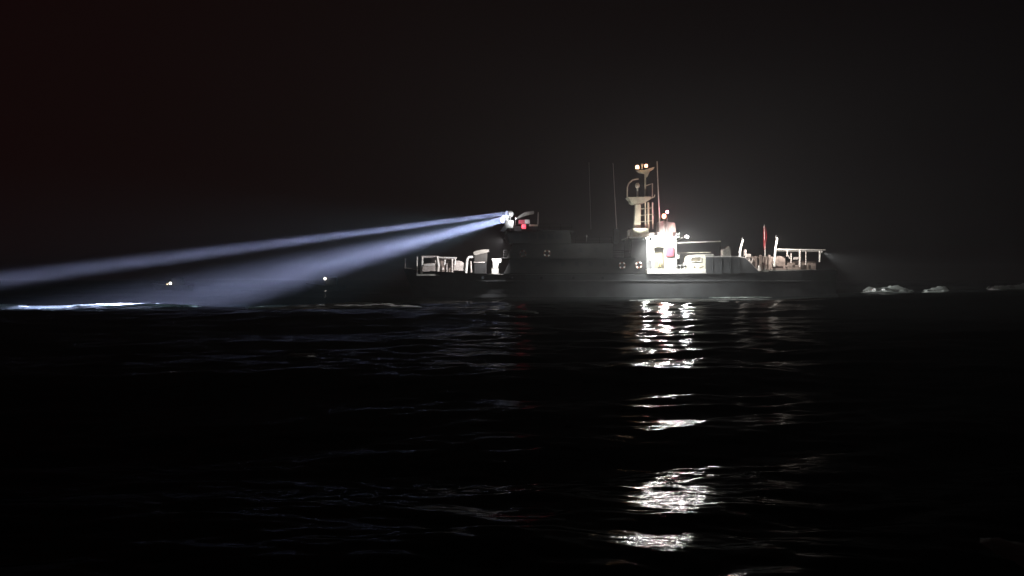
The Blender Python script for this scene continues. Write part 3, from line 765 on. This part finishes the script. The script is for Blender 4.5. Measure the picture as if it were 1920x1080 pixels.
life_ring(1197.5, 497.0, 117.1, 55, "life ring nearest the bright aft house, partly lost in shade")

# crew member standing in the doorway
def crew(loc, facing=0.0):
    root = empty("person", loc)
    tag(root, "person in pale tan oilskins standing in the bright doorway of the ship", "person")
    J = [((0, 0, .95), .15), ((0, 0, 1.12), .14), ((0, 0, 1.30), .165), ((0, 0, 1.44), .12), ((0, -.01, 1.53), .06), ((0, -.03, 1.62), .085), ((0, -.03, 1.73), .085),
         ((-.11, 0, .86), .10), ((-.13, -.02, .48), .075), ((-.14, .02, .09), .05), ((-.15, -.14, .05), .04),
         ((.11, 0, .86), .10), ((.15, -.05, .48), .075), ((.17, 0, .09), .05), ((.19, -.16, .05), .04),
         ((-.20, 0, 1.42), .075), ((-.30, -.02, 1.14), .055), ((-.24, -.20, .95), .042), ((-.22, -.27, .90), .035),
         ((.20, 0, 1.42), .075), ((.31, -.01, 1.14), .055), ((.27, -.18, .93), .042), ((.25, -.26, .88), .035)]
    E = [(0, 1), (1, 2), (2, 3), (3, 4), (4, 5), (5, 6), (0, 7), (7, 8), (8, 9), (9, 10), (0, 11), (11, 12), (12, 13), (13, 14), (3, 15), (15, 16), (16, 17), (17, 18), (3, 19), (19, 20), (20, 21), (21, 22)]
    # fingers
    for wrist, sx in ((18, -1), (22, 1)):
        base = Vector(J[wrist][0])
        for q in range(5):
            off = Vector(((q - 2) * .018, -.05 - .012 * (2 - abs(q - 2)), -.055 - .01 * (2 - abs(q - 2)))) if q else Vector((-sx * .05, -.04, -.01))
            J.append((tuple(base + off * .5), .012)); E.append((wrist, len(J) - 1))
            J.append((tuple(base + off * 1.3), .009)); E.append((len(J) - 2, len(J) - 1))
    me = bpy.data.meshes.new("body")
    me.from_pydata([j[0] for j in J], E, [])
    me.materials.append(M['oil'])
    o = bpy.data.objects.new("body", me); COL.objects.link(o); o.parent = root
    o.modifiers.new("skin", 'SKIN'); o.modifiers.new("sub", 'SUBSURF').levels = 1
    o.modifiers["sub"].render_levels = 1
    for k, (p, r) in enumerate(J):
        me.skin_vertices[0].data[k].radius = (r, r)
    me.skin_vertices[0].data[0].use_root = True
    def part(mb_, nm, mt, **kw):
        return mb_.build(nm, mt, root, **kw)
    L = Vector(loc)
    part(MB().lathe(L + Vector((0, -.045, 1.60)), [(.04, 0), (.075, .05), (.085, .12), (.075, .19)], seg=14), "face", M['skin'], smooth=True)
    part(MB().lathe(L + Vector((0, -.01, 1.66)), [(.10, 0), (.11, .06), (.10, .13), (.05, .19), (.01, .2)], seg=14), "hood", M['oil'], smooth=True)
    for s in (-1, 1):
        part(MB().lathe(L + Vector((s * .15, -.04, .0)), [(.075, 0), (.08, .1), (.07, .33)], seg=10), "boot", M['boot'])
    root.rotation_euler.z = facing
crew((X(1236.5, 117.5), 117.5, zf), 0.25)

# ------------------------------------------------------------------ boats far off
def far_boat(px, py, Y, label, twin=False):
    x = X(px, Y); z0 = 0.0
    root = empty("fishing_boat", (x, Y, z0))
    tag(root, label, "boat", "distant boats showing a light")
    hullp = [(x - 4.5, z0 + 1.6), (x - 3.2, z0 - .2), (x + 4, z0 - .2), (x + 4.4, z0 + 1.1), (x, z0 + 1.0)]
    MB().prism(hullp, Y - 1.3, Y + 1.3).build("hull", M['dark'], root)
    MB().box(x + .2, x + 2.4, Y - 1, Y + 1, z0 + 1.1, z0 + 2.9).build("wheelhouse", M['dark'], root)
    zl = Z(py, Y)
    MB().tube([(x, Y - .9, z0 + 1.0), (x, Y - .9, max(zl, 1.4))], .06, 6).build("mast", M['dark'], root)
    lz = max(zl, 1.0)
    r_ = Y / FPX * 1.7
    MB().lathe((x, Y - 1.4, lz - r_), [(r_ * .7, 0), (r_, r_ * .6), (r_, r_ * 1.4), (r_ * .7, 2 * r_)], seg=10).build("lamp", M['lens_far'], root)
    if twin:
        x2 = X(px - 6, Y)
        MB().lathe((x2, Y - 1.4, lz - r_ * 1.6), [(r_ * .5, 0), (r_ * .6, r_ * .5), (r_ * .5, r_)], seg=10).build("lamp", M['lens_warm'], root)
far_boat(324, 531, 190, "distant dark boat with two pale lights seen between the searchlight beams", True)
far_boat(612, 522.5, 190, "distant dark boat with one pale light below the searchlight beams")

# ------------------------------------------------------------------ foam
fm = mat('sea_foam', (0.74, 0.80, 0.78), 0.75, noise=0.35, scale=5.0, bump=0.6, color2=(0.34, 0.42, 0.40))
fdim = mat('thin_sea_foam', (0.46, 0.55, 0.52), 0.6, noise=0.6, scale=2.0, bump=0.6, color2=(0.05, 0.07, 0.065))
for m__ in (fm, fdim):
    t = m__.node_tree
    b = t.nodes["Principled BSDF"]; o_ = t.nodes["Material Output"]
    tr = t.nodes.new("ShaderNodeBsdfTranslucent"); tr.inputs[0].default_value = (.92, .95, .94, 1)
    mx_ = t.nodes.new("ShaderNodeMixShader"); mx_.inputs[0].default_value = .65
    t.links.new(b.outputs[0], mx_.inputs[1]); t.links.new(tr.outputs[0], mx_.inputs[2])
    t.links.new(mx_.outputs[0], o_.inputs["Surface"])
def vnoise(x, y, seed, octs=14):
    r = np.random.RandomState(seed)
    h = np.zeros_like(x)
    for o_ in range(octs):
        k = 1.5 * 1.28 ** o_
        th = r.uniform(0, math.pi)
        h += np.sin(k * (x * math.cos(th) + y * math.sin(th)) + r.uniform(0, 6.28)) / (1 + .35 * o_)
    return h / 3.2
def whitecap(px0, px1, Y, depth, lump, label, seed, material=fm, cover=0.2, yslope=0.0, rag=.55, crest=0.0, gap=.22):
    xa, xb = X(px0, Y), X(px1, Y)
    L = xb - xa
    nx = int(min(260, max(30, L / (Y * .0012)))); ny = int(min(90, max(12, depth / (Y * .0016))))
    gx_, gy_ = np.meshgrid(np.linspace(0, 1, nx), np.linspace(-1, 1, ny), indexing='ij')
    x = xa + L * gx_
    yc = Y + yslope * (x - xa) + .25 * depth * np.sin(x * 2.1 / max(1, depth) + seed)
    y = yc + gy_ * depth
    s = 1.0 / max(.25, depth * .5)
    n = vnoise(x * s * .6, y * s * 1.4, seed)
    env = 1 - np.abs(gy_) ** 2 - (np.abs(gx_ - .5) * 2) ** 4
    mask = env + rag * n - (1 - cover) * .6
    z = sea_h(x, y) + .012 * np.sqrt(Y) + lump * np.clip(mask, 0, 1) * (0.55 + .45 * vnoise(x * s * .9, y * s * .6, seed + 5, 9))
    idx = np.arange(nx * ny).reshape(nx, ny)
    keep = (mask[:-1, :-1] > 0) & (mask[1:, 1:] > 0) & (mask[1:, :-1] > 0) & (mask[:-1, 1:] > 0)
    q = np.stack([idx[:-1, :-1], idx[1:, :-1], idx[1:, 1:], idx[:-1, 1:]], -1)[keep]
    used = np.unique(q)
    if len(used) < 4: return None
    remap = -np.ones(nx * ny, int); remap[used] = np.arange(len(used))
    P_ = np.stack([x, y, z], -1).reshape(-1, 3)[used]
    m = MB(); m.v = [tuple(p) for p in P_]; m.f = [tuple(r) for r in remap[q]]
    if crest > 0:                                  # torn curtain of spray thrown up along the breaking crest
        n_ = int(max(40, L / .16)); xs = np.linspace(xa, xb, n_)
        for k_ in range(4):
            yk = Y + yslope * (xs - xa) + .25 * depth * np.sin(xs * 2.1 / max(1, depth) + seed) + (k_ - 1.5) * gap + .12 * vnoise(xs * 1.3, xs * 0, seed + k_, 6)
            big = np.clip(.55 + .9 * vnoise(xs * .16, xs * 0 + k_ * .3, seed + 2, 5), 0, 1.3)
            hh = crest * (1 - .15 * k_) * big * (.6 + .5 * vnoise(xs * 1.1, xs * 0 + k_, seed + 9 + k_, 10)) * (1 - np.abs(np.linspace(-1, 1, n_)) ** 6)
            zb_ = sea_h(xs, yk) - .02
            a_ = len(m.v)
            for q_ in range(n_):
                m.v.append((xs[q_], yk[q_], zb_[q_]))
                m.v.append((xs[q_] + .03 * math.sin(q_ * 1.7), yk[q_] + .25 * max(0, hh[q_]), zb_[q_] + .02 + max(0, hh[q_])))
            for q_ in range(n_ - 1):
                if max(hh[q_], hh[q_ + 1]) > .015: m.f.append((a_ + 2 * q_, a_ + 2 * q_ + 2, a_ + 2 * q_ + 3, a_ + 2 * q_ + 1))
    o = m.build("sea_foam", material, smooth=True)
    tag(o, label, "foam", "breaking foam on the dark sea", kind='stuff')
    return o
whitecap(-60, 135, 70, 2.4, .12, "cyan white breaking crest at the left edge under the beams", 3, yslope=.02, cover=.95, crest=.70)
whitecap(132, 378, 73, 2.6, .15, "brightest breaking crest where the lower searchlight beam lands", 8, cover=.9, crest=.44)
whitecap(465, 800, 76, 5.0, .1, "long dim grey green foam streak left of the bow", 14, fm, cover=.9, crest=.6)
whitecap(905, 1010, 58, 1.5, .08, "short faint foam streak below the dark superstructure", 21, fm, cover=.8, crest=.15)
whitecap(540, 592, 28, .8, .06, "small dim foam patch alone on the dark water at left", 25, fm, cover=.9, crest=.12)
whitecap(1618, 1712, 105, 2.4, .9, "lumpy white foam off the stern, two rounded humps", 31, cover=.75, rag=.9, crest=1.25)
whitecap(1730, 1780, 105, 1.8, .8, "small low foam crest right of the two humps", 36, cover=.7, rag=.9, crest=.6)
whitecap(1850, 1950, 106, 2.2, .8, "thin foam streak at the right edge of the horizon", 41, cover=.7, rag=.9, crest=.6)
whitecap(1192, 1328, 96, 12, .08, "foam rows standing in for floodlight glare on the water by the hull", 46, cover=.7, rag=.9, crest=.45, gap=6.5)  # foam rows imitate the floodlights' reflection on choppy water
whitecap(1330, 1450, 112.5, 1.0, .08, "faint wash along the hull under the raised bulwark", 51, fdim, cover=.9)
whitecap(1862, 1965, 7.2, .42, .10, "pale foam clump at the lower right corner of the water", 57, cover=1.0)

# ------------------------------------------------------------------ haze lit by the beams
hz = MB().box(-1290, 1290, -30, 1290, -6, 23).build("haze", M['white'])
hz.data.materials.clear()
hm = bpy.data.materials.new("night_haze"); hm.use_nodes = True
t = hm.node_tree; t.nodes.clear()
o_ = t.nodes.new("ShaderNodeOutputMaterial"); pv = t.nodes.new("ShaderNodeVolumePrincipled")
pv.inputs["Color"].default_value = (0.92, 0.94, 0.98, 1)
pv.inputs["Density"].default_value = 0.0010
pv.inputs["Anisotropy"].default_value = 0.45
t.links.new(pv.outputs[0], o_.inputs["Volume"])
hz.data.materials.append(hm)
tag(hz, "thin night sea haze that shows the searchlight beams", kind='stuff')
